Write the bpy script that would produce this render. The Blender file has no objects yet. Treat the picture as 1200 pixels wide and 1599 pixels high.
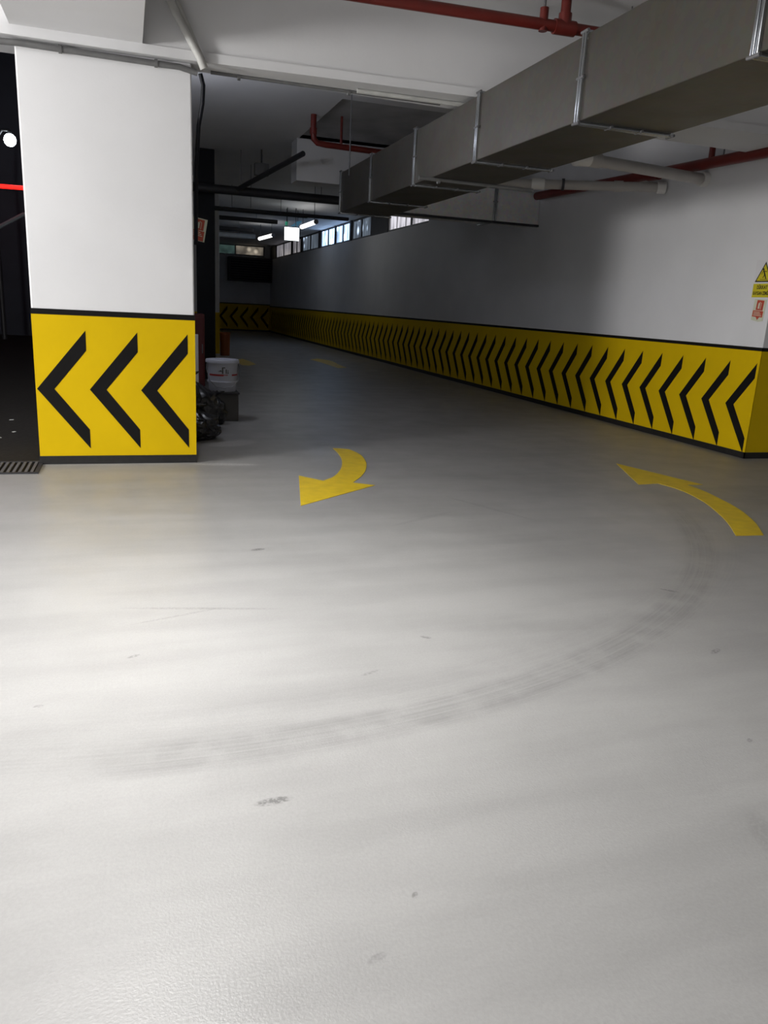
import bpy, math, random
from mathutils import Vector, Matrix, noise
random.seed(7)
S = bpy.context.scene
C = S.collection
PI = math.pi

# ------------------------------------------------------------------ materials
def new_mat(name):
    m = bpy.data.materials.new(name); m.use_nodes = True
    nt = m.node_tree; b = nt.nodes['Principled BSDF']
    return m, nt, b

def mat(name, col, rough=.5, metal=0., noise_amt=.0, scale=8., bump=0., bscale=200., spec=.5, emit=None, estr=0., coat=0.):
    m, nt, b = new_mat(name)
    N, L = nt.nodes, nt.links
    b.inputs['Base Color'].default_value = (*col, 1)
    b.inputs['Roughness'].default_value = rough
    b.inputs['Metallic'].default_value = metal
    b.inputs['Specular IOR Level'].default_value = spec
    b.inputs['Coat Weight'].default_value = coat
    tc = N.new('ShaderNodeTexCoord')
    if noise_amt > 0:
        t = N.new('ShaderNodeTexNoise'); t.inputs['Scale'].default_value = scale; t.inputs['Detail'].default_value = 6
        L.new(tc.outputs['Object'], t.inputs['Vector'])
        r = N.new('ShaderNodeMapRange'); r.inputs[1].default_value = .3; r.inputs[2].default_value = .7
        r.inputs[3].default_value = 1 - noise_amt; r.inputs[4].default_value = 1 + noise_amt * .35
        L.new(t.outputs['Fac'], r.inputs[0])
        x = N.new('ShaderNodeVectorMath'); x.operation = 'SCALE'; x.inputs[0].default_value = col
        L.new(r.outputs[0], x.inputs['Scale']); L.new(x.outputs[0], b.inputs['Base Color'])
    if bump > 0:
        t2 = N.new('ShaderNodeTexNoise'); t2.inputs['Scale'].default_value = bscale; t2.inputs['Detail'].default_value = 3
        L.new(tc.outputs['Object'], t2.inputs['Vector'])
        bp = N.new('ShaderNodeBump'); bp.inputs['Strength'].default_value = bump; bp.inputs['Distance'].default_value = .004
        L.new(t2.outputs['Fac'], bp.inputs['Height']); L.new(bp.outputs[0], b.inputs['Normal'])
    if emit:
        b.inputs['Emission Color'].default_value = (*emit, 1); b.inputs['Emission Strength'].default_value = estr
    return m

def floor_material():
    m, nt, b = new_mat('grey_floor_paint'); N, L = nt.nodes, nt.links
    g = N.new('ShaderNodeNewGeometry')
    sep = N.new('ShaderNodeSeparateXYZ'); L.new(g.outputs['Position'], sep.inputs[0])
    def math_(op, a, c=None, d=None, clamp=False):
        n = N.new('ShaderNodeMath'); n.operation = op; n.use_clamp = clamp
        for i, v in enumerate((a, c, d)):
            if v is None: continue
            if hasattr(v, 'is_linked'): L.new(v, n.inputs[i])
            else: n.inputs[i].default_value = v
        return n.outputs[0]
    def noise_(scale, detail=5, vec=None, rough=.55):
        n = N.new('ShaderNodeTexNoise'); n.inputs['Scale'].default_value = scale; n.inputs['Detail'].default_value = detail
        n.inputs['Roughness'].default_value = rough
        L.new(vec or g.outputs['Position'], n.inputs['Vector']); return n.outputs['Fac']
    def rng(v, a, c, lo, hi):
        n = N.new('ShaderNodeMapRange'); n.interpolation_type = 'SMOOTHSTEP'
        L.new(v, n.inputs[0])
        for i, q in enumerate((a, c, lo, hi)): n.inputs[i + 1].default_value = q
        return n.outputs[0]
    X, Y = sep.outputs['X'], sep.outputs['Y']
    # broad roller patches and streaks
    mp = N.new('ShaderNodeMapping'); mp.inputs['Scale'].default_value = (.5, 3.2, 1); mp.inputs['Rotation'].default_value = (0, 0, .12)
    L.new(g.outputs['Position'], mp.inputs['Vector'])
    base = rng(noise_(.9, 6), .3, .7, .93, 1.05)
    streak = rng(noise_(1.6, 8, mp.outputs[0]), .35, .7, 1.03, .93)
    fine = rng(noise_(90, 4), .3, .7, .965, 1.03)
    v = math_('MULTIPLY', math_('MULTIPLY', base, streak), fine)
    # curved tyre track
    def arc(cx, cy, R, w, x0, x1, y1, dark):
        dx = math_('SUBTRACT', X, cx); dy = math_('SUBTRACT', Y, cy)
        d = math_('SQRT', math_('ADD', math_('MULTIPLY', dx, dx), math_('MULTIPLY', dy, dy)))
        e = math_('SUBTRACT', d, R)
        body = rng(math_('ABSOLUTE', e), w * .55, w, 1, 0)
        n = N.new('ShaderNodeTexNoise'); n.noise_dimensions = '1D'; n.inputs['Scale'].default_value = 46; n.inputs['Detail'].default_value = 2
        L.new(d, n.inputs['W'])
        tread = rng(n.outputs['Fac'], .35, .65, .35, 1.)
        br = rng(noise_(7, 5), .3, .62, .35, 1.)
        fade = math_('MULTIPLY', rng(X, x0, x0 + .5, 0, 1), rng(Y, y1 - 1.0, y1, 1, 0))
        low = rng(Y, cy - .2, cy, 1, 0)
        t = math_('MULTIPLY', math_('MULTIPLY', body, tread), math_('MULTIPLY', math_('MULTIPLY', fade, br), low))
        return math_('SUBTRACT', 1., math_('MULTIPLY', t, dark))
    v = math_('MULTIPLY', v, arc(.2, 6.55, 4.24, .12, -.35, 9, 5.6, .19))
    v = math_('MULTIPLY', v, arc(.3, 6.9, 4.45, .26, -.8, 9, 6.0, .07))
    # small scuffs and smudges at their own places: (x, y, along, across, angle, darkness)
    for (px, py, a, c, ang, dk) in [(.371, 2.005, .062, .020, .06, .5), (.705, 4.448, .05, .022, .2, .55), (2.833, 3.361, .055, .014, -.75, .45),
                                    (2.522, 2.623, .045, .016, .45, .4), (1.253, 3.037, .03, .014, -.6, .4), (.653, 1.536, .016, .008, 1., .4),
                                    (.502, 1.373, .03, .012, .3, .22), (.3, 3.57, .42, .014, -.2, .22), (.18, 3.5, .25, .01, .3, .18),
                                    (-.02, 3.1, .03, .012, .5, .35), (2.1, 1.95, .02, .01, .6, .35), (-.35, 2.75, .02, .01, .2, .3), (.9, 2.75, .05, .01, .4, .25),
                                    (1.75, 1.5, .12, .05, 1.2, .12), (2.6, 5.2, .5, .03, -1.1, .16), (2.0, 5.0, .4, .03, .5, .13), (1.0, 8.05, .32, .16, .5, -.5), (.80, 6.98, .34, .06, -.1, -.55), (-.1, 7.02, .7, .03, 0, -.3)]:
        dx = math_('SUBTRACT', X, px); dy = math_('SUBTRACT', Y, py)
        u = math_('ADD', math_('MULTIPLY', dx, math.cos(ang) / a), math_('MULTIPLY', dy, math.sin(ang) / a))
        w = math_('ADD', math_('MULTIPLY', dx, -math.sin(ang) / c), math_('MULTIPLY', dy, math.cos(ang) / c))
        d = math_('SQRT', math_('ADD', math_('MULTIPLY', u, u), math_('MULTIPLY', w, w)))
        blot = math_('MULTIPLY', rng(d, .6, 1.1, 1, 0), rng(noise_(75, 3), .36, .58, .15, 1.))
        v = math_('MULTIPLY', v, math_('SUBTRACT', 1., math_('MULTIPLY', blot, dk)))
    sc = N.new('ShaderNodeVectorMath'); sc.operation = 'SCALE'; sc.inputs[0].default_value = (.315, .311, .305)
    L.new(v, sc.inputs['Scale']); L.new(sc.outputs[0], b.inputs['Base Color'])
    L.new(rng(noise_(3, 4), .3, .7, .31, .41), b.inputs['Roughness'])
    b.inputs['Specular IOR Level'].default_value = .42
    bp = N.new('ShaderNodeBump'); bp.inputs['Strength'].default_value = .22; bp.inputs['Distance'].default_value = .003
    L.new(noise_(140, 3), bp.inputs['Height']); L.new(bp.outputs[0], b.inputs['Normal'])
    return m

def lit_pane_material(name, col, strength, spots=0.):
    """a lit, curtained pane: vertical folds with a few lamps showing through"""
    m, nt, b = new_mat(name); N, L = nt.nodes, nt.links
    tc = N.new('ShaderNodeTexCoord')
    mp = N.new('ShaderNodeMapping'); mp.inputs['Scale'].default_value = (1, 5, .7); L.new(tc.outputs['Object'], mp.inputs[0])
    n = N.new('ShaderNodeTexNoise'); n.inputs['Scale'].default_value = 1.7; n.inputs['Detail'].default_value = 4; L.new(mp.outputs[0], n.inputs['Vector'])
    r = N.new('ShaderNodeMapRange'); r.inputs[1].default_value = .35; r.inputs[2].default_value = .68; r.inputs[3].default_value = .25; r.inputs[4].default_value = 1.3
    L.new(n.outputs['Fac'], r.inputs[0]); out = r.outputs[0]
    if spots:
        v = N.new('ShaderNodeTexVoronoi'); v.inputs['Scale'].default_value = 2.2; L.new(tc.outputs['Object'], v.inputs['Vector'])
        q = N.new('ShaderNodeMapRange'); q.inputs[1].default_value = .1; q.inputs[2].default_value = .32; q.inputs[3].default_value = spots; q.inputs[4].default_value = 0
        L.new(v.outputs['Distance'], q.inputs[0])
        a = N.new('ShaderNodeMath'); a.operation = 'ADD'; L.new(out, a.inputs[0]); L.new(q.outputs[0], a.inputs[1]); out = a.outputs[0]
    s = N.new('ShaderNodeMath'); s.operation = 'MULTIPLY'; s.inputs[1].default_value = strength; L.new(out, s.inputs[0])
    b.inputs['Base Color'].default_value = (.05, .05, .06, 1); b.inputs['Roughness'].default_value = .15
    b.inputs['Emission Color'].default_value = (*col, 1); L.new(s.outputs[0], b.inputs['Emission Strength'])
    return m

def galvanised(name, base, streak=(.10, .085, .06), metal=.75):
    m, nt, b = new_mat(name); N, L = nt.nodes, nt.links
    tc = N.new('ShaderNodeTexCoord')
    n = N.new('ShaderNodeTexNoise'); n.inputs['Scale'].default_value = 2.3; n.inputs['Detail'].default_value = 7; L.new(tc.outputs['Object'], n.inputs['Vector'])
    v = N.new('ShaderNodeTexVoronoi'); v.inputs['Scale'].default_value = 26; L.new(tc.outputs['Object'], v.inputs['Vector'])
    mx = N.new('ShaderNodeMix'); mx.data_type = 'RGBA'; mx.inputs['A'].default_value = (*base, 1); mx.inputs['B'].default_value = (*streak, 1)
    r = N.new('ShaderNodeMapRange'); r.inputs[1].default_value = .45; r.inputs[2].default_value = .75; r.inputs[3].default_value = 0; r.inputs[4].default_value = .45
    L.new(n.outputs['Fac'], r.inputs[0]); L.new(r.outputs[0], mx.inputs['Factor'])
    mul = N.new('ShaderNodeMix'); mul.data_type = 'RGBA'; mul.blend_type = 'MULTIPLY'; mul.inputs['Factor'].default_value = .12
    L.new(mx.outputs['Result'], mul.inputs['A']); L.new(v.outputs['Color'], mul.inputs['B'])
    L.new(mul.outputs['Result'], b.inputs['Base Color'])
    b.inputs['Metallic'].default_value = metal
    r2 = N.new('ShaderNodeMapRange'); r2.inputs[3].default_value = .38; r2.inputs[4].default_value = .55; L.new(n.outputs['Fac'], r2.inputs[0]); L.new(r2.outputs[0], b.inputs['Roughness'])
    return m

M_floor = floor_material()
M_white = mat('white_wall_paint', (.74, .74, .75), .55, noise_amt=.05, scale=1.3, bump=.12, bscale=60)
M_ceil = mat('white_ceiling_paint', (.70, .70, .71), .7, noise_amt=.07, scale=1.1, bump=.15, bscale=40)
M_conc = mat('dark_bay_concrete', (.42, .42, .43), .8, noise_amt=.25, scale=2, bump=.3, bscale=40)
M_yel = mat('yellow_gloss_paint', (.68, .455, .003), .55, spec=.1, noise_amt=.05, scale=2.5, bump=.08, bscale=50)
M_blk = mat('black_paint', (.008, .0075, .0075), .6, noise_amt=.2, scale=5, spec=.12)
M_fyel = mat('yellow_floor_paint', (.78, .55, .010), .4, noise_amt=.14, scale=9, bump=.2, bscale=120)
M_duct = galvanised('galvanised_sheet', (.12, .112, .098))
M_duct2 = galvanised('galvanised_sheet_lit', (.80, .79, .78), (.5, .5, .5), .1)  # base colour raised to paint in light the branch duct does not receive
M_flange = mat('bright_zinc', (.40, .42, .44), .22, metal=.9)
M_red = mat('red_pipe_paint', (.15, .016, .011), .4, noise_amt=.15, scale=6)
M_pvc = mat('pale_grey_plastic', (.42, .40, .38), .45, noise_amt=.08, scale=5)
M_pvcw = mat('white_plastic', (.72, .71, .68), .45)
M_condw = mat('dusty_white_conduit', (.50, .50, .48), .5, noise_amt=.15, scale=9)
M_condg = mat('grey_conduit', (.13, .13, .13), .5, noise_amt=.2, scale=9)
M_steel = mat('dull_steel', (.2, .2, .21), .5, metal=.6)
M_navy = mat('navy_black_steel', (.006, .007, .011), .5, spec=.2, noise_amt=.2, scale=4)
M_dark = mat('dark_painted_metal', (.03, .03, .034), .5, noise_amt=.15, scale=4)
M_asph = mat('dark_asphalt', (.020, .018, .017), .95, spec=.15, noise_amt=.35, scale=30, bump=.5, bscale=90)
M_facade = mat('dark_facade_render', (.03, .035, .05), .8, noise_amt=.2, scale=1)
M_bag = mat('black_bin_liner', (.012, .012, .015), .28, noise_amt=.2, scale=9, bump=.6, bscale=28, spec=.6)
M_bucket = mat('white_bucket_plastic', (.50, .52, .60), .4, noise_amt=.07, scale=7)
M_rstripe = mat('red_print', (.34, .018, .022), .45)
M_card = mat('grey_brown_cardboard', (.10, .095, .09), .8, noise_amt=.12, scale=6)
M_dred = mat('dark_red_paint', (.12, .012, .012), .45, noise_amt=.1, scale=5)
M_orange = mat('orange_plastic', (.36, .10, .025), .5)
M_syel = mat('sign_yellow', (.62, .52, .02), .45)
M_scream = mat('sign_cream', (.62, .64, .50), .5, noise_amt=.06, scale=20)
M_sred = mat('sign_red', (.50, .07, .035), .45, noise_amt=.12, scale=30)
M_sblk = mat('sign_black', (.015, .013, .012), .5)
M_paper = mat('scrap_paper', (.55, .55, .53), .7)
M_tube = mat('lit_tube', (.9, .9, .9), .4, emit=(1, .98, .95), estr=3)
M_lbox = mat('lit_sign_face', (.9, .9, .9), .4, emit=(.88, .97, 1), estr=4)
M_green = mat('green_indicator', (.02, .2, .12), .4, emit=(.05, .5, .32), estr=.35)
M_blue = mat('blue_plastic', (.05, .22, .38), .4, emit=(.1, .4, .65), estr=.12)
M_neon = mat('red_light_tube', (.8, .02, .02), .4, emit=(1, .012, .008), estr=2.6)
M_street = mat('street_lamp_glass', (.9, .9, .9), .4, emit=(.85, .95, 1), estr=12)
M_rail = mat('pale_grey_rail', (.25, .29, .31), .5)
M_skirt = mat('black_kerb_paint', (.013, .012, .012), .5, noise_amt=.5, scale=30, bump=.2, bscale=60)

# ------------------------------------------------------------------ mesh builder
class MB:
    def __init__(s): s.v, s.f, s.mi, s.sm, s.mats = [], [], [], [], []
    def slot(s, m):
        if m not in s.mats: s.mats.append(m)
        return s.mats.index(m)
    def add(s, vs, fs, m, smooth=False, M=None):
        o = len(s.v); k = s.slot(m)
        s.v += [tuple(M @ Vector(p)) if M else tuple(p) for p in vs]
        for f in fs: s.f.append([o + i for i in f]); s.mi.append(k); s.sm.append(smooth)
        return s
    def box(s, a, b, m, bev=0., M=None):
        (x0, y0, z0), (x1, y1, z1) = a, b
        x0, x1 = min(x0, x1), max(x0, x1); y0, y1 = min(y0, y1), max(y0, y1); z0, z1 = min(z0, z1), max(z0, z1)
        if bev <= 0:
            v = [(x0, y0, z0), (x1, y0, z0), (x1, y1, z0), (x0, y1, z0), (x0, y0, z1), (x1, y0, z1), (x1, y1, z1), (x0, y1, z1)]
            f = [(3, 2, 1, 0), (4, 5, 6, 7), (0, 1, 5, 4), (1, 2, 6, 5), (2, 3, 7, 6), (3, 0, 4, 7)]
            return s.add(v, f, m, False, M)
        import bmesh
        bm = bmesh.new(); bmesh.ops.create_cube(bm, size=1)
        for p in bm.verts: p.co = Vector(((x0 + x1) / 2 + p.co.x * (x1 - x0), (y0 + y1) / 2 + p.co.y * (y1 - y0), (z0 + z1) / 2 + p.co.z * (z1 - z0)))
        bmesh.ops.bevel(bm, geom=list(bm.edges), offset=bev, segments=2, affect='EDGES', profile=.5)
        bm.verts.index_update()
        s.add([p.co[:] for p in bm.verts], [[q.index for q in f.verts] for f in bm.faces], m, False, M); bm.free(); return s
    def prism(s, pts, depth, m, M=None):
        """polygon in local xy extruded +z by depth"""
        n = len(pts); area = sum(pts[i][0] * pts[(i + 1) % n][1] - pts[(i + 1) % n][0] * pts[i][1] for i in range(n))
        if area < 0: pts = pts[::-1]
        v = [(x, y, 0) for x, y in pts] + [(x, y, depth) for x, y in pts]
        f = [tuple(range(n))[::-1], tuple(range(n, 2 * n))] + [(i, (i + 1) % n, n + (i + 1) % n, n + i) for i in range(n)]
        return s.add(v, f, m, False, M)
    def tube(s, path, r, m, n=16, caps=True):
        P = [Vector(p) for p in path]; rs = r if isinstance(r, (list, tuple)) else [r] * len(P)
        vs, fs = [], []; ref = None
        for i, p in enumerate(P):
            t = (P[min(i + 1, len(P) - 1)] - P[max(i - 1, 0)]).normalized()
            if ref is None:
                ref = Vector((0, 0, 1)) if abs(t.z) < .9 else Vector((1, 0, 0))
            u = (ref - t * ref.dot(t)).normalized(); w = t.cross(u); ref = u
            for k in range(n):
                a = 2 * PI * k / n; vs.append(p + (u * math.cos(a) + w * math.sin(a)) * rs[i])
        for i in range(len(P) - 1):
            for k in range(n):
                fs.append((i * n + k, i * n + (k + 1) % n, (i + 1) * n + (k + 1) % n, (i + 1) * n + k))
        if caps: fs += [tuple(range(n))[::-1], tuple(range((len(P) - 1) * n, len(P) * n))]
        return s.add(vs, fs, m, True)
    def lathe(s, prof, m, n=32, M=None):
        vs, fs = [], []
        for r, z in prof:
            for k in range(n):
                a = 2 * PI * k / n; vs.append((r * math.cos(a), r * math.sin(a), z))
        for i in range(len(prof) - 1):
            for k in range(n): fs.append((i * n + k, i * n + (k + 1) % n, (i + 1) * n + (k + 1) % n, (i + 1) * n + k))
        return s.add(vs, fs, m, True, M)
    def build(s, name, parent=None, auto=True):
        me = bpy.data.meshes.new(name); me.from_pydata(s.v, [], s.f); me.update()
        for m in s.mats: me.materials.append(m)
        me.polygons.foreach_set('material_index', s.mi); me.polygons.foreach_set('use_smooth', s.sm)
        if any(s.sm): me.set_sharp_from_angle(angle=math.radians(40))
        o = bpy.data.objects.new(name, me); C.objects.link(o)
        if parent is not None: o.parent = parent
        return o

def tag(o, label, cat, group=None, kind=None):
    o['label'] = label; o['category'] = cat
    if group: o['group'] = group
    if kind: o['kind'] = kind
    return o
def thing(name, label, cat, loc=(0, 0, 0), group=None, kind=None):
    o = bpy.data.objects.new(name, None); C.objects.link(o); o.location = loc; o.empty_display_size = .1
    return tag(o, label, cat, group, kind)
def struct(o, label, cat): return tag(o, label, cat, None, 'structure')
def frame_on(origin, xdir, ydir):
    """matrix of a flat thing: local x, y in its face, z out of it"""
    x, y = Vector(xdir).normalized(), Vector(ydir).normalized(); z = x.cross(y)
    m = Matrix((x, y, z)).transposed().to_4x4(); m.translation = Vector(origin); return m

def text_mesh(name, body, size, m, Mx, parent, depth=.0006, width=None):
    cu = bpy.data.curves.new(name, 'FONT'); cu.body = body; cu.size = size; cu.align_x = 'CENTER'; cu.align_y = 'CENTER'; cu.extrude = depth; cu.offset = size * .03
    t = bpy.data.objects.new(name + '_curve', cu); C.objects.link(t)
    dg = bpy.context.evaluated_depsgraph_get(); me = bpy.data.meshes.new_from_object(t.evaluated_get(dg))
    bpy.data.objects.remove(t)
    if width:
        xs = [v.co.x for v in me.vertices]; k = width / (max(xs) - min(xs))
        me.transform(Matrix.Diagonal((k, 1, 1, 1)))
    me.transform(Mx); me.materials.clear(); me.materials.append(m)
    o = bpy.data.objects.new(name, me); C.objects.link(o); o.parent = parent
    return o

# ------------------------------------------------------------------ key measures (metres)
XW, YC = 6.59, 6.93            # long right wall's face, its near corner
SLAB = 3.95
YB = 38.6                      # far end wall

# ------------------------------------------------------------------ shell
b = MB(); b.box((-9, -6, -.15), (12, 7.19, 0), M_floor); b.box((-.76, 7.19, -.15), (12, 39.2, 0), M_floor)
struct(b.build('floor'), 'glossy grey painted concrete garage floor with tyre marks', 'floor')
b = MB(); b.box((-16, 7.19, -.17), (-.76, 40, -.02), M_asph)
struct(b.build('floor_outside'), 'dark asphalt outside, left of the striped pillar', 'ground')

b = MB()
z0, z1 = SLAB, SLAB + .25
b.box((-9, -6, z0), (12, 10.4, z1), M_ceil)
b.box((-.76, 10.4, z0), (2.66, 39.2, z1), M_ceil)
b.box((2.66, 13.06, z0), (12, 39.2, z1), M_ceil)
b.box((2.66, 10.4, z0 + .05), (12, 13.06, z1), M_conc)  # shallow bay in a darker tone than the slab
struct(b.build('ceiling'), 'pale painted concrete ceiling slab with one darker bay', 'ceiling')

# cross beam over the pillar
b = MB(); b.prism([(-9, 7.02), (.6, 7.02), (6.8, 6.68), (12, 6.4), (12, 7.6), (.6, 7.3), (-9, 7.3)], SLAB - 3.33, M_ceil, Matrix.Translation((0, 0, 3.33)))
b.prism([(-9, 7.0), (.6, 7.0), (6.8, 6.66), (12, 6.38), (12, 7.6), (.6, 7.3), (-9, 7.3)], .07, M_ceil, Matrix.Translation((0, 0, 3.26)))
struct(b.build('trim_1'), 'white concrete cross beam resting on the striped pillar', 'beam')
b = MB(); b.box((-.76, -6, 3.33), (.18, 7.0, SLAB), M_ceil)
struct(b.build('trim_2'), 'pale beam running from the pillar toward the viewer at top left', 'beam')
b = MB(); b.box((2.63, 13.06, 3.33), (XW, 13.5, SLAB + .05), M_ceil)
struct(b.build('trim_3'), 'grey downstand beam beyond the dark ceiling bay', 'beam')

def chev_pts(tip, zc, direction, dx=.395, hw=.13, top=.485, bot=.515, end=.165):
    """one chevron pointing to -direction; (along, z) points"""
    d = direction
    return [(tip, zc), (tip + d * dx, zc + top), (tip + d * dx, zc + top - end), (tip + d * hw, zc), (tip + d * dx, zc - bot + end), (tip + d * dx, zc - bot)]

def chevron(mb, pts, Mx, m):
    # concave polygon as two convex arms
    t, a, a2, n, c2, c = pts
    mb.prism([t, n, a2, a], .0015, m, Mx); mb.prism([t, c, c2, n], .0015, m, Mx)

# ---- long right wall with its corner
wall = MB()
wall.box((XW, YC, 0), (12, 15.2, SLAB), M_white)
wall.box((XW, 15.2, 0), (12, 39.2, 3.36), M_white)
# piers between the high windows
WIN = [(17.5, 20.55), (22.1, 24.15), (24.35, 26.15), (26.25, 28.2), (28.6, 31.4), (31.7, 33.4), (33.6, 37.2)]
prev = 15.2
for (a, c) in WIN:
    wall.box((XW, prev, 3.36), (XW + .3, a, SLAB), M_dark if prev > 16 else M_white); prev = c
wall.box((XW, prev, 3.36), (XW + .3, 39.2, SLAB), M_dark)
W = struct(wall.build('wall_right'), 'long white right wall with yellow and black chevron band', 'wall')
yb = MB()
yb.box((XW - .003, YC - .003, .07), (XW, YB, 1.19), M_yel)
yb.box((XW - .003, YC - .003, .07), (12, YC, 1.19), M_yel)
Mx = frame_on((XW - .003, 0, 0), (0, -1, 0), (0, 0, 1))      # local x = -Y, y = Z, out = -X
k = 0
while True:
    tip = 7.352 + .4105 * k
    if tip > YB - .1: break
    zc = .575
    chevron(yb, [(-y, z) for y, z in chev_pts(tip, zc, -1, dx=.385)], Mx, M_blk); k += 1
yb.build('chevron_band', W)
st = MB(); st.box((XW - .005, YC - .005, 1.19), (XW, YB, 1.228), M_blk); st.box((XW - .005, YC - .005, 1.19), (12, YC, 1.228), M_blk); st.build('top_stripe', W)
st = MB(); st.box((XW - .012, YC - .012, 0), (XW, YB, .07), M_skirt); st.box((XW - .012, YC - .012, 0), (12, YC, .07), M_skirt); st.build('base_stripe', W)

# ---- far end wall
w = MB(); w.box((-.5, YB, 0), (XW + .3, YB + .3, SLAB), M_white)
FW = struct(w.build('wall_far'), 'white end wall of the lane with chevron band', 'wall')
yb = MB(); yb.box((-.5, YB - .003, .07), (XW, YB, 1.25), M_yel)
Mx = frame_on((0, YB - .003, 0), (1, 0, 0), (0, 0, 1))
for q in range(10):
    chevron(yb, chev_pts(6.12 - .49 * q, .66, 1, dx=.40), Mx, M_blk)
yb.build('chevron_band', FW)
st = MB(); st.box((-.5, YB - .005, 1.25), (XW, YB, 1.29), M_blk); st.build('top_stripe', FW)
st = MB(); st.box((-.5, YB - .012, 0), (XW, YB, .07), M_skirt); st.build('base_stripe', FW)

# ---- walls the photo only hints at
w = MB(); w.box((-.1, 8.0, 0), (.05, YB, SLAB), M_white); struct(w.build('wall_left'), 'inner wall running back behind the striped pillar', 'wall')
w = MB(); w.box((-9, -6.3, 0), (12, -6, SLAB), M_white); struct(w.build('wall_back'), 'white garage wall behind the viewer', 'wall')
w = MB(); w.box((12, -6, 0), (12.3, 6.93, SLAB), M_white); struct(w.build('wall_side'), 'white garage wall beyond the right edge', 'wall')
w = MB(); w.box((-9.3, -6, 0), (-9, 7.1, SLAB), M_white); struct(w.build('wall_outer'), 'white garage wall beyond the left edge', 'wall')

# ------------------------------------------------------------------ the striped pillar
PX0, PX1, PY = -.745, .555, 7.088
p = MB(); p.box((PX0, PY, 0), (PX1, 8.0, 3.26), M_white, bev=.012)
PIL = tag(p.build('concrete_pillar'), 'big square white pillar with three black chevrons on yellow', 'pillar', None, 'thing')
yb = MB(); yb.box((PX0 - .003, PY - .003, .07), (PX1 + .003, 8.003, 1.255), M_yel)
Mx = frame_on((0, PY - .003, 0), (1, 0, 0), (0, 0, 1))
for tx in (-.738, -.324, .094):
    chevron(yb, chev_pts(tx, .645, 1, dx=.40, hw=.135, top=.49, bot=.51, end=.165), Mx, M_blk)
yb.build('chevron_band', PIL)
st = MB(); st.box((PX0 - .005, PY - .005, 1.255), (PX1 + .005, 8.005, 1.30), M_blk); st.build('top_stripe', PIL)
st = MB(); st.box((PX0 - .008, PY - .008, 0), (PX1 + .008, 8.008, .072), M_skirt); st.build('base_stripe', PIL)

# ------------------------------------------------------------------ floor arrows
def smooth_poly(pts, corners):
    """Catmull-Rom through the points; listed indices stay sharp"""
    out = []; n = len(pts)
    for i in range(n):
        p1, p2 = Vector(pts[i]), Vector(pts[(i + 1) % n])
        if i in corners and (i + 1) % n in corners: out.append(tuple(p1)); continue
        p0 = Vector(pts[i - 1]) if i not in corners else p1 + (p1 - p2)
        p3 = Vector(pts[(i + 2) % n]) if (i + 1) % n not in corners else p2 + (p2 - p1)
        for s in range(6):
            t = s / 6
            out.append(tuple(.5 * ((2 * p1) + (p2 - p0) * t + (2 * p0 - 5 * p1 + 4 * p2 - p3) * t * t + (3 * p1 - p0 - 3 * p2 + p3) * t ** 3)))
    return out
def arrow(pts, corners, label):
    cx = sum(p[0] for p in pts) / len(pts); cy = sum(p[1] for p in pts) / len(pts)
    mb = MB(); mb.prism([(x - cx, y - cy) for x, y in smooth_poly(pts, corners)], .003, M_fyel)
    o = mb.build('floor_arrow'); o.location = (cx, cy, 0)
    return tag(o, label, 'floor marking', 'yellow arrows painted on the floor')
arrow([(1.998, 7.733), (2.085, 7.70), (2.157, 7.654), (2.19, 7.36), (2.14, 6.99), (2.04, 6.66), (1.92, 6.39), (1.771, 6.143), (1.935, 6.032), (1.176, 5.437),
       (1.372, 6.452), (1.537, 6.237), (1.674, 6.401), (1.818, 6.715), (1.935, 7.126), (1.985, 7.486)], {0, 2, 7, 8, 9, 10, 11},
      'hooked yellow floor arrow turning back toward the striped pillar')
arrow([(4.79, 6.757), (4.397, 5.823), (4.628, 5.854), (4.666, 5.595), (4.592, 5.228), (4.453, 4.885), (4.279, 4.549), (4.081, 4.24), (4.31, 4.222),
       (4.52, 4.532), (4.70, 4.893), (4.815, 5.269), (4.875, 5.56), (4.881, 5.778), (5.055, 5.761)], {0, 1, 2, 7, 8, 13, 14},
      'long curved yellow floor arrow in front of the right wall corner')
arrow([(4.62, 20.6), (4.92, 21.0), (5.11, 20.3), (5.02, 19.154), (4.98, 18.223), (4.703, 17.971), (4.70, 18.869), (4.68, 19.7)], {0, 1, 4, 5},
      'small faint yellow floor mark far along the lane by the chevron wall')
arrow([(2.60, 19.9), (2.753, 20.1), (2.83, 19.197), (2.84, 18.461), (2.602, 18.039), (2.469, 18.347)], {0, 1, 3, 4},
      'tiny yellow floor mark just beyond the white bucket')

# ------------------------------------------------------------------ drain grate by the pillar
t = thing('drain_grate', 'black slotted drain grate in the floor left of the pillar', 'drain', (-1.6, 6.94, 0))
f = MB()
for (a, c) in (((-.9, -.24), (.87, -.21)), ((-.9, .21), (.87, .24)), ((-.9, -.21), (-.87, .21)), ((.84, -.21), (.87, .21))):
    f.box((a[0], a[1], 0), (c[0], c[1], .012), M_dark)
f.build('frame', t)
g = MB(); g.box((-.87, -.21, .0005), (.84, .21, .002), M_blk)
for i in range(38): g.box((-.86 + i * .045, -.21, .002), (-.838 + i * .045, .21, .010), M_steel)
g.build('grating', t)

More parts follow.
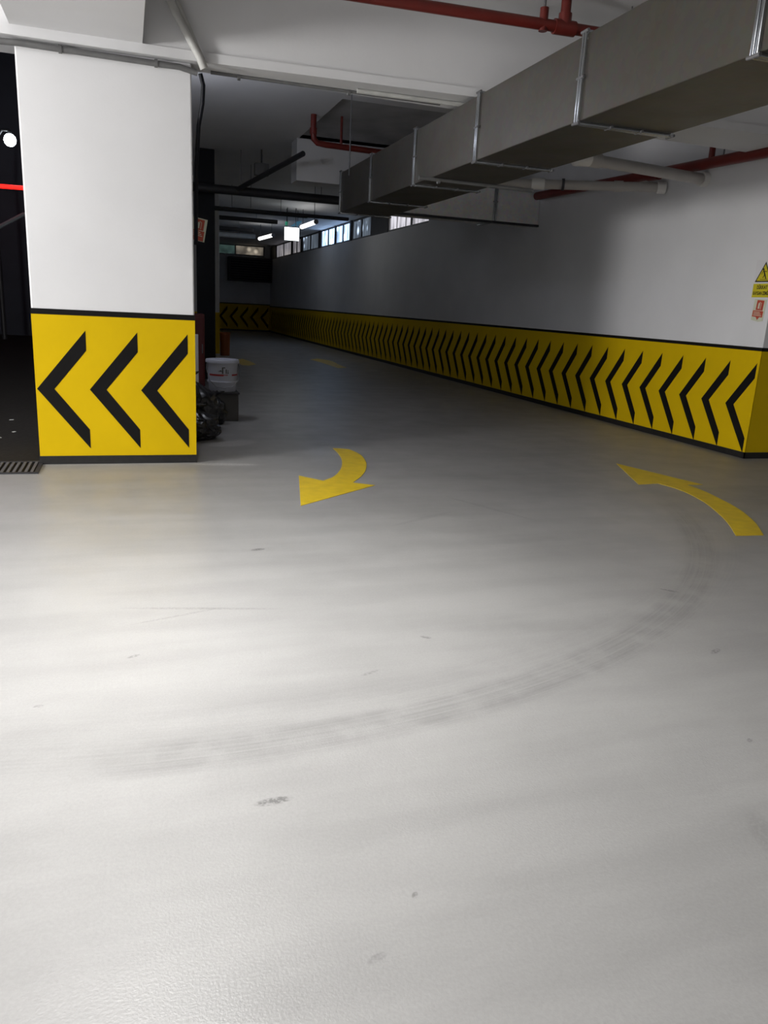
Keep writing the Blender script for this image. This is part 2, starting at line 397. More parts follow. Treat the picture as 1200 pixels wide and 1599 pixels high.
# ------------------------------------------------------------------ main air duct
DX0, DX1, DZ0, DZ1 = 2.88, 3.598, 2.70, 3.217
FL = [1.75, 3.381, 4.965, 6.60, 8.15, 9.72, 11.17]
t = thing('air_duct', 'long rectangular metal air duct in flanged lengths under the ceiling', 'duct', (3.24, 6, 2.7))
loc = Vector(t.location)
def at(mb, name, parent, off):                              # world-space build moved under its thing
    mb.v = [tuple(Vector(p) - off) for p in mb.v]
    return mb.build(name, parent)
ys = [.2] + FL
for i in range(len(ys) - 1):
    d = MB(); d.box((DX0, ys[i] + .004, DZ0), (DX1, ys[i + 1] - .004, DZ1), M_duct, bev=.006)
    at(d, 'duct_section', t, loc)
def flange(y, parent, off, x0=DX0, x1=DX1, za=DZ0, zb=DZ1):
    mb = MB()
    for s in (-1, 1):
        ya, yb_ = (y - .026, y - .003) if s < 0 else (y + .003, y + .026)
        e = .02
        mb.box((x0 - e, ya, za - e), (x0 + .001, yb_, zb + e), M_flange, bev=.004); mb.box((x1 - .001, ya, za - e), (x1 + e, yb_, zb + e), M_flange, bev=.004)
        mb.box((x0, ya, za - e), (x1, yb_, za + .001), M_flange, bev=.004); mb.box((x0, ya, zb - .001), (x1, yb_, zb + e), M_flange, bev=.004)
    for (bx, bz) in ((x0 - .014, za + .26), (x0 - .014, za - .014), (x0 - .014, zb + .014), ((x0 * 2 + x1) / 3, za - .014), ((x0 + 2 * x1) / 3, za - .014), (x1 + .014, za - .014)):
        mb.tube([(bx, y - .042, bz), (bx, y + .042, bz)], .010, M_steel, 8)
    at(mb, 'flange', parent, off)
for y in FL: flange(y, t, loc)

# branch duct to the wall
t = thing('air_duct', 'shorter metal duct crossing behind the long duct to the right wall', 'duct', (5.2, 12.6, 2.9))
loc = Vector(t.location)
BY0, BY1, BZ0, BZ1 = 12.3, 12.9, 2.905, 3.40
FX = 5.77
xs = [3.88, FX, 6.585]
for i in range(2):
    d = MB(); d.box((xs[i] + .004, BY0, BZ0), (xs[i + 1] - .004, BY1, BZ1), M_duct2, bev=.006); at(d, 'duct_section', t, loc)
mb = MB()
for s in (-1, 1):
    xa, xb = (FX - .028, FX - .004) if s < 0 else (FX + .004, FX + .028)
    mb.box((xa, BY0 - .028, BZ0 - .028), (xb, BY0 + .001, BZ1 + .028), M_flange, bev=.004)
    mb.box((xa, BY0, BZ0 - .028), (xb, BY1, BZ0 + .001), M_flange, bev=.004)
    mb.box((xa, BY0, BZ1 - .001), (xb, BY1, BZ1 + .028), M_flange, bev=.004)
mb.tube([(FX - .04, BY0 - .014, 3.2), (FX + .04, BY0 - .014, 3.2)], .011, M_steel, 8)
at(mb, 'flange', t, loc)
mb = MB(); mb.box((xs[0] - .02, BY0 - .02, BZ0 - .02), (xs[0] + .004, BY1, BZ1), M_flange, bev=.004); at(mb, 'end_flange', t, loc)
mb = MB(); mb.box((xs[0], BY0 - .03, BZ0 - .035), (6.585, BY0 + .03, BZ0 - .001), M_dark); at(mb, 'support_angle', t, loc)

# threaded rods that carry the ducts
def rod(x, y, za, zb, label):
    mb = MB(); mb.tube([(0, 0, 0), (0, 0, zb - za)], .006, M_steel, 8); o = mb.build('hanger_rod'); o.location = (x, y, za)
    return tag(o, label, 'hanger rod', 'threaded rods hanging from the ceiling')
rod(2.66, 9.95, 3.0, SLAB, 'thin steel rod hanging just left of the duct under the beam')
rod(4.05, 6.3, 3.217, SLAB, 'thin steel rod rising from the duct near the top edge')
rod(3.0, 11.2, 3.25, SLAB, 'thin steel rod beside the hooked red pipe')

# ------------------------------------------------------------------ pipes
def pipe_thing(name, label, cat, runs, r, m, extras=(), group=None):
    """runs: list of paths in world space; extras: (part name, path, radius(es), material)"""
    o = Vector(runs[0][0]); t = thing(name, label, cat, o, group)
    for q in runs:
        mb = MB(); mb.tube([Vector(p) - o for p in q], r, m); mb.build('pipe', t)
    for (nm, q, rr, mm) in extras:
        mb = MB(); mb.tube([Vector(p) - o for p in q], rr, mm, 14); mb.build(nm, t)
    return t
# red sprinkler main at the top
RZ = 3.67
pipe_thing('sprinkler_pipe', 'red sprinkler pipe in front of the white beam above the duct', 'pipe',
           [[(-.2, 6.42, RZ), (4.6, 6.12, RZ)]], .042, M_red,
           [('riser', [(3.385, 6.20, RZ), (3.385, 6.20, SLAB)], .040, M_red), ('coupling', [(3.385 - .09, 6.205, RZ), (3.385 + .09, 6.195, RZ)], .056, M_red),
            ('riser_collar', [(3.385, 6.20, RZ), (3.385, 6.20, RZ + .10)], .052, M_red),
            ('hanger_ring', [(3.20, 6.205, RZ - .05), (3.20, 6.205, RZ + .115)], [.034, .034], M_red), ('hanger_bolt', [(3.20, 6.205, RZ + .11), (3.20, 6.205, SLAB)], .010, M_steel)])
# red pipe along the right wall
pipe_thing('sprinkler_pipe', 'dark red sprinkler pipe running along the top of the right wall', 'pipe',
           [[(6.46, 5.0, 3.20), (6.46, 7.2, 3.23), (6.46, 9.4, 3.27), (6.46, 12.2, 3.335)]], .062, M_red,
           [('drop', [(6.46, 8.06, 3.24), (6.46, 8.06, 3.60)], .035, M_red), ('coupling', [(6.46, 9.0, 3.262), (6.46, 9.2, 3.266)], .078, M_red),
            ('hanger_bolt', [(6.46, 7.86, 3.24), (6.46, 7.86, SLAB)], .009, M_steel)])
# hooked red pipe in the dark bay
pipe_thing('sprinkler_pipe', 'short hooked red pipe hanging in the dark ceiling bay', 'pipe',
           [[(2.52, 11.4, SLAB + .02), (2.52, 11.4, 3.72), (2.53, 11.4, 3.64), (2.58, 11.41, 3.60), (2.7, 11.42, 3.59), (3.5, 11.5, 3.59), (4.6, 11.6, 3.59)]], .040, M_red,
           [('hanger_bolt', [(2.93, 11.45, 3.6), (2.93, 11.45, 3.98)], .018, M_red), ('elbow_ring', [(2.52, 11.4, 3.78), (2.52, 11.4, 3.70)], .05, M_red)])
# pale drain pipes into the wall
pipe_thing('drain_pipe', 'pale grey plastic drain pipe with white end beside the red pipe', 'pipe',
           [[(4.95, 8.02, 3.11), (6.56, 8.25, 3.10)]], .062, M_pvc,
           [('socket', [(4.80, 7.995, 3.11), (4.97, 8.02, 3.11)], .076, M_pvc), ('white_cap', [(4.58, 7.96, 3.10), (4.64, 7.97, 3.105), (4.82, 7.995, 3.11)], [.03, .085, .076], M_pvcw),
            ('wall_collar', [(6.50, 8.243, 3.10), (6.585, 8.255, 3.10)], .082, M_pvcw)])
pipe_thing('drain_pipe', 'pale plastic drain pipe below, running under the red pipe to the wall', 'pipe',
           [[(3.75, 9.9, 3.07), (4.75, 9.85, 3.09), (6.56, 9.02, 3.10)]], .058, M_pvc,
           [('socket', [(5.05, 9.712, 3.093), (5.20, 9.643, 3.094)], .070, M_pvcw), ('clamp', [(5.40, 9.552, 3.095), (5.43, 9.538, 3.095)], .075, M_dark),
            ('socket', [(6.0, 9.277, 3.098), (6.10, 9.231, 3.098)], .068, M_pvc), ('wall_collar', [(6.49, 9.052, 3.10), (6.585, 9.008, 3.10)], .074, M_pvcw)])
# conduits
def clips(path_pts, m, r):
    return [('clip', [Vector(p) + Vector((-.012, 0, 0)), Vector(p) + Vector((.012, 0, 0))], r, m) for p in path_pts]
pipe_thing('ceiling_conduit', 'grey conduit clipped across the top of the striped pillar', 'conduit',
           [[(-.95, 7.055, 3.215), (-.72, 7.055, 3.225), (.46, 7.055, 3.215), (.60, 7.06, 3.19)]], .023, M_condg, clips([(-.42, 7.055, 3.222), (.28, 7.055, 3.217)], M_condg, .031))
pipe_thing('ceiling_conduit', 'dusty white conduit slanting down over the beam beside the pillar', 'conduit',
           [[(.225, 6.95, SLAB), (.43, 6.955, 3.57), (.61, 6.96, 3.28), (.645, 6.97, 3.205)]], .032, M_condw,
           [('conduit', [(.33, 6.97, 3.86), (.50, 6.97, 3.53), (.63, 6.972, 3.27)], .022, M_condw)])
pipe_thing('hanging_cable', 'black cable loop dropping beside the upper right pillar corner', 'cable',
           [[(.622, 7.06, 3.19), (.645, 7.07, 3.11), (.64, 7.10, 2.98), (.612, 7.15, 2.82), (.60, 7.3, 2.5), (.60, 7.4, 1.9)]], .017, M_navy)
pipe_thing('ceiling_conduit', 'thin grey conduit clipped along the underside of the cross beam', 'conduit',
           [[(.72, 7.22, 3.248), (2.75, 7.2, 3.248)]], .014, M_condg, clips([(.95, 7.22, 3.24), (1.9, 7.21, 3.24)], M_condg, .024))
pipe_thing('ceiling_conduit', 'white conduit lit along the back edge of the cross beam', 'conduit',
           [[(1.95, 7.12, 3.24), (4.2, 7.06, 3.24)]], .019, M_condw)
pipe_thing('ceiling_conduit', 'grey conduit passing beneath the middle of the air duct', 'conduit',
           [[(2.74, 7.62, 2.682), (3.3, 7.64, 2.682), (4.0, 7.66, 2.682)]], .018, M_condg, clips([(2.95, 7.63, 2.672)], M_condg, .026))

# dark runs across the far ceiling
for (y, z, x0, x1, r, m, lab) in [(14.6, 3.28, 1.0, 4.2, .075, M_dark, 'thick dark pipe crossing the far ceiling nearest the duct end'),
                                  (16.0, 3.12, 1.5, 4.3, .035, M_dark, 'thin dark pipe crossing just beyond the thick dark pipe'),
                                  (19.0, 3.42, 1.6, 4.1, .045, M_dark, 'dark pipe crossing the ceiling midway to the far lights'),
                                  (23.5, 3.66, 1.8, 4.2, .06, M_dark, 'dark pipe crossing the ceiling before the nearer tube light'),
                                  (27.5, 3.70, 2.2, 4.1, .07, M_dark, 'dark pipe crossing the ceiling above the farther tube light'),
                                  (29.0, 3.62, 2.2, 4.4, .085, M_condw, 'pale pipe crossing the ceiling behind the farther tube light')]:
    pipe_thing('ceiling_pipe', lab, 'pipe', [[(x0, y, z), (x1, y, z)]], r, m,
               [('hanger_bolt', [(x0 + (x1 - x0) * q, y, z), (x0 + (x1 - x0) * q, y, SLAB)], .006, M_steel) for q in (.3, .75)], 'pipes crossing the far ceiling')
pipe_thing('ceiling_pipe', 'dark pipe rising along the ceiling to the thick dark pipe', 'pipe', [[(1.9, 14.5, 3.30), (2.55, 12.2, 3.58)]], .04, M_dark, (), 'pipes crossing the far ceiling')
# junction box on the dark pipe
mb = MB(); mb.box((-.12, -.06, -.1), (.12, .06, .1), M_condg, bev=.012); mb.tube([(0, 0, .1), (0, 0, .32)], .012, M_dark, 8)
o = mb.build('junction_box'); o.location = (2.27, 14.3, 3.62); tag(o, 'small grey box hanging over the dark ceiling pipes', 'junction box')

# ------------------------------------------------------------------ far lamps and lit signs
def tube_light(p, q, label):
    p, q = Vector(p), Vector(q); c = (p + q) / 2; t = thing('tube_light', label, 'light', c, 'lit tubes far along the lane')
    mb = MB(); mb.tube([p - c, q - c], .055, M_tube, 12); mb.build('tube', t)
    d = (q - p).normalized()
    for e in (p - d * .06, q): mb = MB(); mb.tube([e - c, e - c + d * .06], .06, M_steel, 12); mb.build('end_cap', t)
    for e in (p + d * .15, q - d * .15): mb = MB(); mb.tube([e - c, Vector((e.x, e.y, SLAB)) - c], .008, M_dark, 6); mb.build('hanger', t)
tube_light((4.40, 28.0, 3.50), (4.53, 26.1, 3.50), 'farther lit tube light hanging beyond the white lightbox')
tube_light((4.73, 22.6, 3.50), (4.74, 20.9, 3.50), 'nearer lit tube light hanging beside the white lightbox')
t = thing('lightbox_sign', 'blank white glowing lightbox sign hanging far down the lane', 'sign', (4.39, 22.3, 3.09))
mb = MB(); mb.box((-.21, 0, 0), (.21, .10, .36), M_steel, bev=.01); mb.build('housing', t)
mb = MB(); mb.box((-.20, -.012, .012), (.20, -.001, .348), M_lbox); mb.build('lit_face', t)
for hx in (-.12, .12): mb = MB(); mb.tube([(hx, .05, .36), (hx, .05, SLAB - 3.09)], .01, M_dark, 6); mb.build('hanger', t)
mb = MB(); mb.box((-.04, -.02, -.05), (.04, .02, .05), M_green, bev=.008); mb.tube([(0, 0, .05), (0, 0, SLAB - 3.56)], .008, M_dark, 6); o = mb.build('indicator_sign'); o.location = (4.30, 22.6, 3.56); tag(o, 'tiny green indicator just above the white lightbox', 'indicator')
mb = MB(); mb.prism([(-.16, -.07), (.05, -.06), (.17, .1), (.02, .07)], .03, M_blue, frame_on((0, 0, 0), (1, 0, 0), (0, 0, 1))); mb.tube([(.05, -.015, .08), (.05, -.015, SLAB - 3.58)], .008, M_dark, 6); o = mb.build('blue_sign'); o.location = (4.60, 22.8, 3.58); tag(o, 'small slanted blue sign between lightbox and tube light', 'sign')

# ------------------------------------------------------------------ high windows on the right wall
P_dim = lit_pane_material('dim_curtained_pane', (.75, .72, .78), .32)
P_blue = lit_pane_material('bluish_lit_pane', (.42, .62, .95), 2.8, 3.5)
P_spot = lit_pane_material('dark_pane_with_lamps', (.55, .68, .85), .2, 9.0)
P_grey = lit_pane_material('greyish_lit_pane', (.80, .78, .85), .9)
panes = [P_grey, P_spot, P_blue, P_blue, P_spot, P_dim, P_dim]
for i, ((a, c), pm) in enumerate(zip(WIN, panes)):
    fr = MB(); x0, x1 = XW + .03, XW + .10
    za, zb = 3.36, SLAB
    fr.box((x0, a, za), (x1, a + .06, zb), M_condw if i in (0, 3) else M_steel); fr.box((x0, c - .06, za), (x1, c, zb), M_condw if i in (0, 3) else M_steel)
    fr.box((x0, a + .06, za), (x1, c - .06, za + .05), M_steel); fr.box((x0, a + .06, zb - .05), (x1, c - .06, zb), M_steel)
    mid = a + (c - a) * (.42 if i == 0 else .5); fr.box((x0, mid - .05, za + .05), (x1, mid + .05, zb - .05), M_dark)
    WN = struct(fr.build('window_%d' % (i + 1)), 'high strip window %s' % ('nearest the crossing duct' if i == 0 else 'above the far part of the right wall'), 'window')
    pn = MB(); pn.box((XW + .055, a + .06, za + .05), (XW + .075, c - .06, zb - .05), pm); pn.build('pane', WN)
# window and grille on the far wall
fr = MB(); fr.box((3.6, YB - .05, 3.46), (6.3, YB, 3.52), M_steel); fr.box((3.6, YB - .05, 3.89), (6.3, YB, 3.94), M_steel)
for x in (3.6, 4.9, 6.24): fr.box((x, YB - .05, 3.52), (x + .06, YB, 3.89), M_steel)
WN = struct(fr.build('window_8'), 'dim strip window high on the far end wall', 'window')
pn = MB(); pn.box((3.66, YB - .02, 3.52), (4.9, YB - .002, 3.89), lit_pane_material('greenish_dim_pane', (.35, .62, .55), .10, .5)); pn.build('pane', WN)
pn = MB(); pn.box((4.96, YB - .02, 3.52), (6.24, YB - .002, 3.89), lit_pane_material('warm_lit_pane', (1, .86, .68), .22, 2.0)); pn.build('pane', WN)
t = thing('ventilation_unit', 'dark louvred ventilation unit mounted on the far end wall', 'ventilation unit', (5.6, YB - .3, 2.30))
mb = MB(); mb.box((-1.05, -.25, 0), (1.05, .295, 1.08), M_dark, bev=.03); mb.build('casing', t)
mb = MB()
for i in range(9): mb.box((-.95, -.285, .08 + i * .105), (.95, -.252, .14 + i * .105), M_navy)
mb.build('louvre', t)

# ------------------------------------------------------------------ things behind the pillar
t = thing('steel_column', 'dark navy steel column beyond the right edge of the striped pillar', 'column', (1.385, 15.0, 0))
mb = MB()
for a in ((-.15, -.16, 0, .15, -.14), (-.15, .14, 0, .15, .16), (-.03, -.14, 0, .03, .14)): mb.box((a[0], a[1], .02), (a[3], a[4], SLAB), M_navy)
mb.build('post', t)
mb = MB(); mb.box((-.2, -.2, 0), (.2, .2, .02), M_navy); mb.build('base_plate', t)
p = MB(); p.box((1.55, 21.0, 0), (2.28, 21.6, SLAB), M_white, bev=.01)
q = tag(p.build('concrete_pillar'), 'far white pillar with plain yellow foot behind the navy column', 'pillar', None, 'thing')
yb = MB(); yb.box((1.547, 20.997, .05), (2.283, 21.603, 1.1), M_yel); yb.build('yellow_band', q)
# orange bin
t = thing('plastic_bin', 'narrow orange bin standing beside the far pillar', 'bin', (2.44, 21.2, 0))
mb = MB(); mb.lathe([(.001, 0), (.12, 0), (.135, .55), (.145, .56), (.145, .6), (.12, .6), (.11, .56), (.11, .03), (.001, .03)], M_orange, 20); mb.build('body', t)
# red cabinet
t = thing('fire_cabinet', 'dark red cabinet half hidden between pillar and navy column', 'cabinet', (1.08, 13.5, 0))
mb = MB(); mb.box((-.14, 0, 0), (.14, .3, 1.19), M_dred, bev=.012); mb.build('body', t)
mb = MB(); mb.box((-.12, -.016, .06), (.12, -.001, 1.13), M_dred, bev=.005); dr = mb.build('door', t)
mb = MB(); mb.box((.09, -.04, .55), (.105, -.016, .7), M_steel); mb.build('handle', dr)
mb = MB(); mb.box((-.03, -.012, 0), (.03, .012, .95), M_pvcw, bev=.004); o = mb.build('plank'); o.location = (.91, 11.4, 0); o.rotation_euler = (0, 0, .1); tag(o, 'narrow white plank standing upright at the pillar edge', 'plank')

# bin bags
def bag(name_label, loc, r, h, seed, lean=0.):
    import bmesh
    bm = bmesh.new(); bmesh.ops.create_icosphere(bm, subdivisions=5, radius=1)
    for v in bm.verts:
        p = v.co.copy(); n1 = noise.fractal(p * 1.4 + Vector((seed, 0, 0)), 1., 2., 4); n2 = abs(noise.noise(p * 4.5 + Vector((0, seed, 0))))
        k = 1 + .18 * n1 - .22 * n2 + .09 * math.sin(9 * math.atan2(p.y, p.x) + seed) * max(0, p.z)
        z = p.z
        neck = 1 if z < .45 else max(.16, 1 - ((z - .45) / .55) ** .7 * .86)
        v.co = Vector((p.x * r * k * neck * (1.0 + .12 * (z < 0)) + lean * (z + 1), p.y * r * k * neck, max(0, (z * (1 + .12 * n1) + .80) / 1.8 * h)))
    bm.verts.index_update()
    mb = MB(); mb.add([v.co[:] for v in bm.verts], [[q.index for q in f.verts] for f in bm.faces], M_bag, True); bm.free()
    t = thing('bin_bag', name_label, 'bin bag', loc, 'black bags behind the pillar')
    mb.build('sack', t)
    k = MB()
    for i in range(5):
        a = i * 1.3 + seed; k.tube([(lean * 2, 0, h * .97), (lean * 2 + .04 * math.cos(a), .04 * math.sin(a), h * 1.04), (lean * 2 + .10 * math.cos(a), .10 * math.sin(a), h * 1.07)], [.012, .02, .006], M_bag, 8)
    k.build('tied_neck', t)
bag('lowest black bin bag on the floor at the pillar edge', (.66, 8.33, 0), .23, .34, 1.)
bag('bulging black bin bag behind the lowest bag', (.66, 9.0, 0), .28, .60, 4.2)
bag('black bin bag leaning against the box under the bucket', (.98, 9.36, 0), .10, .36, 7.7)

# box and bucket
t = thing('cardboard_box', 'low grey cardboard box under the white bucket', 'box', (1.075, 9.75, 0))
mb = MB(); mb.box((-.17, -.17, 0), (.19, .19, .33), M_card, bev=.008); mb.build('body', t)
mb = MB(); mb.box((-.185, -.20, .331), (.20, .19, .352), M_dark, bev=.003); mb.build('lid', t)
BL = Vector((1.09, 9.75, .353))
t = thing('paint_bucket', 'white plastic bucket with red stripe and black mark on a box', 'bucket', BL)
mb = MB(); mb.lathe([(.001, 0), (.155, 0), (.160, .006), (.172, .11), (.186, .112), (.186, .128), (.174, .13), (.188, .375), (.001, .375)], M_bucket, 40); mb.build('body', t)
mb = MB(); mb.lathe([(.188, .345), (.203, .345), (.203, .372), (.196, .384), (.184, .386), (.18, .378), (.001, .374)], M_bucket, 40); mb.build('lid', t)
def patch(mb, a0, a1, za, zb, m, lift=.0015):
    n = 14; vs, fs = [], []
    for i in range(n + 1):
        a = a0 + (a1 - a0) * i / n
        for z in (za, zb):
            r = .174 + (.188 - .174) * (z - .13) / .245 + lift
            vs.append((r * math.cos(a), r * math.sin(a), z))
    for i in range(n): fs.append((2 * i, 2 * i + 2, 2 * i + 3, 2 * i + 1))
    mb.add(vs, fs, m, True)
mb = MB(); A = lambda d: math.radians(d)
patch(mb, A(-155), A(-92), .192, .215, M_rstripe); patch(mb, A(-92), A(-75), .200, .205, M_rstripe); patch(mb, A(-92), A(-75), .209, .214, M_rstripe); patch(mb, A(-58), A(-15), .197, .216, M_rstripe); mb.build('red_stripe', t)
mb = MB()
patch(mb, A(-98), A(-93), .222, .30, M_sblk); patch(mb, A(-93), A(-86), .288, .30, M_sblk); patch(mb, A(-112), A(-98), .246, .254, M_sblk); patch(mb, A(-106), A(-100), .254, .264, M_sblk)
patch(mb, A(-84), A(-80), .222, .275, M_sblk); patch(mb, A(-77), A(-73), .222, .245, M_sblk); patch(mb, A(-77), A(-73), .252, .264, M_sblk); mb.build('printed_mark', t)
mb = MB(); mb.tube([(-.19, -.01, .33), (-.2, -.09, .27), (-.17, -.17, .14), (-.10, -.21, .07), (0, -.215, .05), (.10, -.21, .07), (.17, -.17, .14), (.2, -.09, .27), (.19, -.01, .33)], .004, M_steel, 8); mb.build('handle', t)

# ------------------------------------------------------------------ signs
def extinguisher_sign(Mx, w, h, parent, torn=False):
    lo = .16 if torn else .02
    """pale board, red picture block on top, wider red block with a down arrow below"""
    bd = MB()
    pts = [(-w / 2, 0), (w * .12, -h * .06), (w / 2, -h * .0), (w / 2, h), (-w / 2, h)] if torn else [(-w / 2, 0), (w / 2, 0), (w / 2, h), (-w / 2, h)]
    bd.prism(pts, .003, M_scream, Mx); bd.build('board', parent)
    r = MB(); Z = Mx @ Matrix.Translation((0, 0, .003))
    r.prism([(-w * .26, h * .48), (w * .32, h * .48), (w * .32, h * .95), (-w * .26, h * .95)], .001, M_sred, Z)
    r.prism([(-w * .46, h * lo), (w * .40, h * lo), (w * .40, h * .455), (-w * .46, h * .455)], .001, M_sred, Z)
    if torn: r.prism([(-w * .14, h * .16), (w * .02, h * .02), (w * .16, h * .16)], .001, M_sred, Z)
    r.build('red_print', parent)
    s = MB(); Z = Mx @ Matrix.Translation((0, 0, .004))
    s.prism([(-w * .12, h * .55), (w * .02, h * .55), (w * .02, h * .78), (-w * .01, h * .83), (-w * .09, h * .83), (-w * .12, h * .78)], .0008, M_scream, Z)
    s.prism([(w * .10, h * .53), (w * .13, h * .53), (w * .14, h * .82), (-w * .03, h * .88), (-w * .03, h * .86), (w * .11, h * .80)], .0008, M_scream, Z)
    for i in range(3): s.prism([(-w * .38, h * (.22 + i * .075)), (w * (.30 - .08 * i), h * (.22 + i * .075)), (w * (.30 - .08 * i), h * (.25 + i * .075)), (-w * .38, h * (.25 + i * .075))], .0008, M_scream, Z)
    s.build('pictogram', parent)

# warning sign on the right wall
Xs = XW - .0005
t = thing('warning_sign', 'yellow triangle warning sign with lettering on the right wall corner', 'sign', (0, 0, 0))
Mx = frame_on((Xs, 7.085, 1.755), (0, -1, 0), (0, 0, 1))
bd = MB(); bd.prism([(-.135, 0), (.135, 0), (.135, .395), (-.135, .395)], .002, mat('sign_white', (.70, .69, .70), .5), Mx); bd.build('board', t)
tr = MB(); Z = Mx @ Matrix.Translation((0, 0, .002))
tr.prism([(-.122, .165), (.122, .165), (0, .378)], .001, M_sblk, Z); tr.prism([(-.098, .179), (.098, .179), (0, .352)], .0018, M_syel, Z); tr.build('triangle', t)
fg = MB(); Z2 = Mx @ Matrix.Translation((0, 0, .0038))
fg.prism([(-.018 + .012 * math.cos(a), .297 + .012 * math.sin(a)) for a in [i * PI / 6 for i in range(12)]], .0008, M_sblk, Z2)
fg.prism([(-.022, .285), (-.005, .287), (.018, .245), (.002, .236)], .0008, M_sblk, Z2); fg.prism([(.002, .240), (.018, .245), (-.010, .205), (-.018, .210)], .0008, M_sblk, Z2)
fg.prism([(.004, .240), (.018, .246), (.040, .200), (.028, .196)], .0008, M_sblk, Z2); fg.prism([(-.010, .283), (-.004, .276), (.034, .268), (.034, .276)], .0008, M_sblk, Z2)
fg.prism([(-.018, .283), (-.026, .279), (-.040, .246), (-.033, .244)], .0008, M_sblk, Z2); fg.prism([(-.05, .190), (.06, .190), (.06, .195), (-.05, .195)], .0008, M_sblk, Z2)
fg.build('slipping_figure', t)
pl = MB(); pl.prism([(-.132, .004), (.132, .004), (.132, .148), (-.132, .148)], .001, M_syel, Z); pl.build('yellow_panel', t)
text_mesh('lettering', 'DİKKAT', .052, M_sblk, Mx @ Matrix.Translation((0, .108, .0036)), t, width=.15)
text_mesh('lettering', 'KAYGAN ZEMİN', .050, M_sblk, Mx @ Matrix.Translation((0, .046, .0036)), t, width=.235)
t = thing('fire_sign', 'torn pale sign with red print below the yellow warning sign', 'sign', (0, 0, 0))
extinguisher_sign(frame_on((Xs, 7.085, 1.515), (-.0, -1, -.06), (0, -.06, 1)), .175, .225, t, True)
# flag sign on the pillar's side
t = thing('fire_sign', 'tilted red and cream sign sticking out behind the white pillar', 'sign', (0, 0, 0))
ca, sa = math.cos(-.17), math.sin(-.17)
extinguisher_sign(frame_on((.650, 7.90, 1.968), (ca, 0, sa), (-sa, 0, ca)), .135, .205, t)
mb = MB(); mb.box((.556, 7.904, 2.02), (.60, 7.91, 2.12), M_steel); mb.build('bracket', t)

# ------------------------------------------------------------------ outside, left of the pillar
t = thing('exterior_building', 'unlit building facade in the night outside', 'building', (-8, 28, -.02))
mb = MB(); mb.box((-7.5, 0, 0), (6.5, 3, 9), M_facade); mb.build('facade', t)
mb = MB(); mb.box((-7.5, -.12, 4.5), (6.5, -.001, 4.7), M_facade); mb.build('ledge', t)
mb = MB(); mb.tube([(0, 0, 0), (5.0, 0, 0)], .055, M_neon, 12); o = mb.build('neon_tube'); o.location = (-7.3, 25.0, 4.09); o.rotation_euler = (0, -.01, 0); t2 = tag(o, 'bright red light tube glowing in the dark outside', 'neon light')
t = thing('street_lamp', 'white street lamp glowing in the dark beside the pillar', 'street lamp', (-3.45, 25.6, -.02))
mb = MB(); mb.tube([(0, 0, 0), (0, 0, 4.5), (.05, 0, 5.3), (.3, 0, 5.68), (.5, 0, 5.69)], [.07, .05, .045, .04, .04], M_dark, 12); mb.build('pole', t)
mb = MB(); mb.lathe([(.001, -.17), (.08, -.15), (.14, -.09), (.165, 0), (.14, .09), (.08, .15), (.001, .17)], M_street, 20, Matrix.Translation((.5, 0, 5.44))); mb.build('lit_globe', t)
mb = MB(); mb.lathe([(.05, .16), (.06, .20), (.03, .26), (.001, .27)], M_dark, 20, Matrix.Translation((.5, 0, 5.44))); mb.build('cap', t)
mb = MB(); mb.tube([(0, 0, 0), (.78, 0, .46), (1.2, 0, .55)], .055, M_rail, 8); o = mb.build('sloping_rail'); o.location = (-3.45, 25.0, 2.98); tag(o, 'pale sloping rail in the dark below the red tube', 'rail')
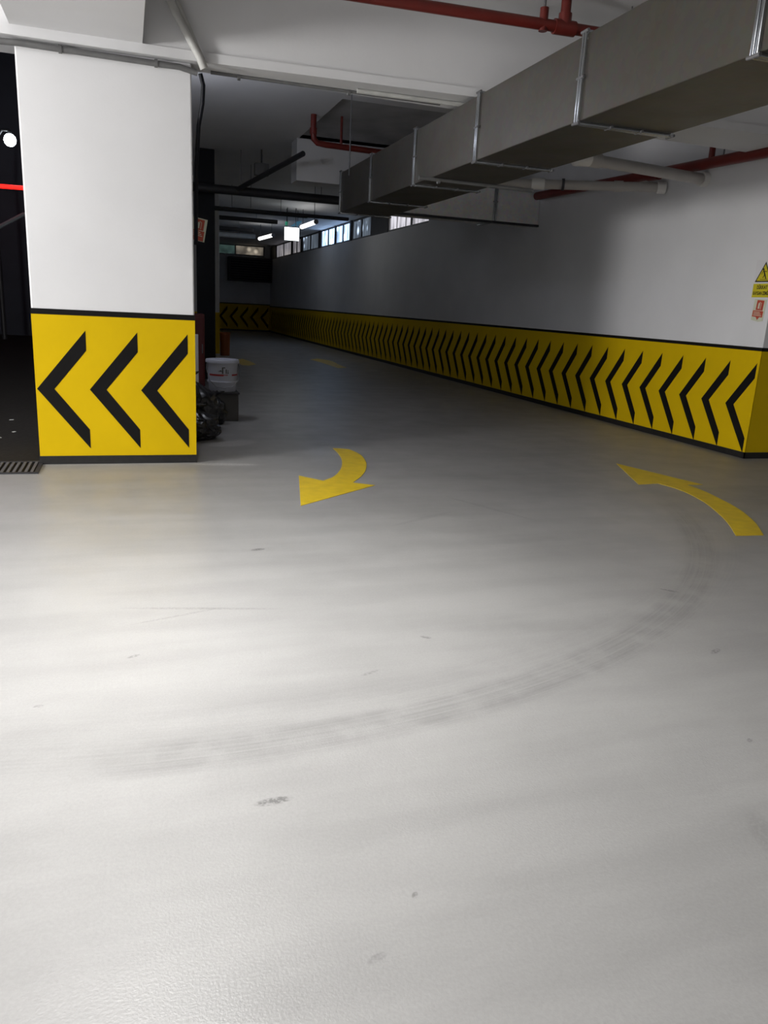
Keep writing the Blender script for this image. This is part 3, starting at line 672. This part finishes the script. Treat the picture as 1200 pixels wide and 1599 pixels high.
for (x, y, a, lab) in [(-1.31, 9.75, .4, 'white paper scrap on the dark asphalt, farther from the grate'), (-1.18, 8.9, 1.2, 'white paper scrap on the dark asphalt nearer the pillar'), (-1.27, 8.55, 2.2, 'white paper scrap on the dark asphalt nearest the grate')]:
    mb = MB(); mb.prism([(-.025, -.01), (.02, -.014), (.03, .008), (-.01, .016)], .004, M_paper); o = mb.build('paper_scrap'); o.location = (x, y, -.02); o.rotation_euler = (0, 0, a); tag(o, lab, 'litter', 'paper scraps outside')

# ------------------------------------------------------------------ garage lamps (out of the frame) and one added lane fill
def lamp(name, loc, omni, down, size=.16, col=(1, .985, .965)):
    """a light: bare glow all round plus the stronger light of its downward diffuser"""
    l = bpy.data.lights.new(name, 'POINT'); l.energy = omni; l.shadow_soft_size = size; l.color = col
    o = bpy.data.objects.new(name, l); C.objects.link(o); o.location = loc
    if down:
        l = bpy.data.lights.new(name, 'AREA'); l.shape = 'RECTANGLE'; l.size = .25; l.size_y = 1.2; l.energy = down; l.color = col; l.spread = math.radians(125)
        o = bpy.data.objects.new(name, l); C.objects.link(o); o.location = (loc[0], loc[1], loc[2] - .1)
lamp('garage_lamp', (-.05, 3.05, 3.25), 10, 97)
lamp('wall_lamp', (-6.4, 3.8, 2.15), 1400, 0, .55)
lamp('lane_fill', (.35, 9.3, 3.25), 28, 0, .1, (.86, .89, 1))  # added unseen fill behind the pillar, brightens the rear ceiling slab

# ------------------------------------------------------------------ night sky
w = bpy.data.worlds.new('night'); S.world = w; w.use_nodes = True
w.node_tree.nodes['Background'].inputs[0].default_value = (.006, .009, .018, 1); w.node_tree.nodes['Background'].inputs[1].default_value = .8

# ------------------------------------------------------------------ camera
R = Matrix(((0.950865019961668, 0.0322184850718325, -0.30792480093843205), (-0.3055163543677276, 0.2587579784257575, -0.9163536794354397), (0.05015447165657297, 0.965404722290445, 0.25588718442344605)))
cd = bpy.data.cameras.new('camera'); cam = bpy.data.objects.new('camera', cd); C.objects.link(cam)
cd.sensor_fit = 'VERTICAL'; cd.sensor_height = 36; cd.sensor_width = 27; cd.lens = 1206.838 / 1599 * 36; cd.clip_start = .05; cd.clip_end = 200
mw = R.to_4x4(); mw.translation = Vector((0, 0, 1.45)); cam.matrix_world = mw
S.camera = cam
S.view_settings.view_transform = 'Standard'; S.view_settings.look = 'None'; S.view_settings.exposure = 0; S.view_settings.gamma = 1; S.view_settings.use_curve_mapping = False
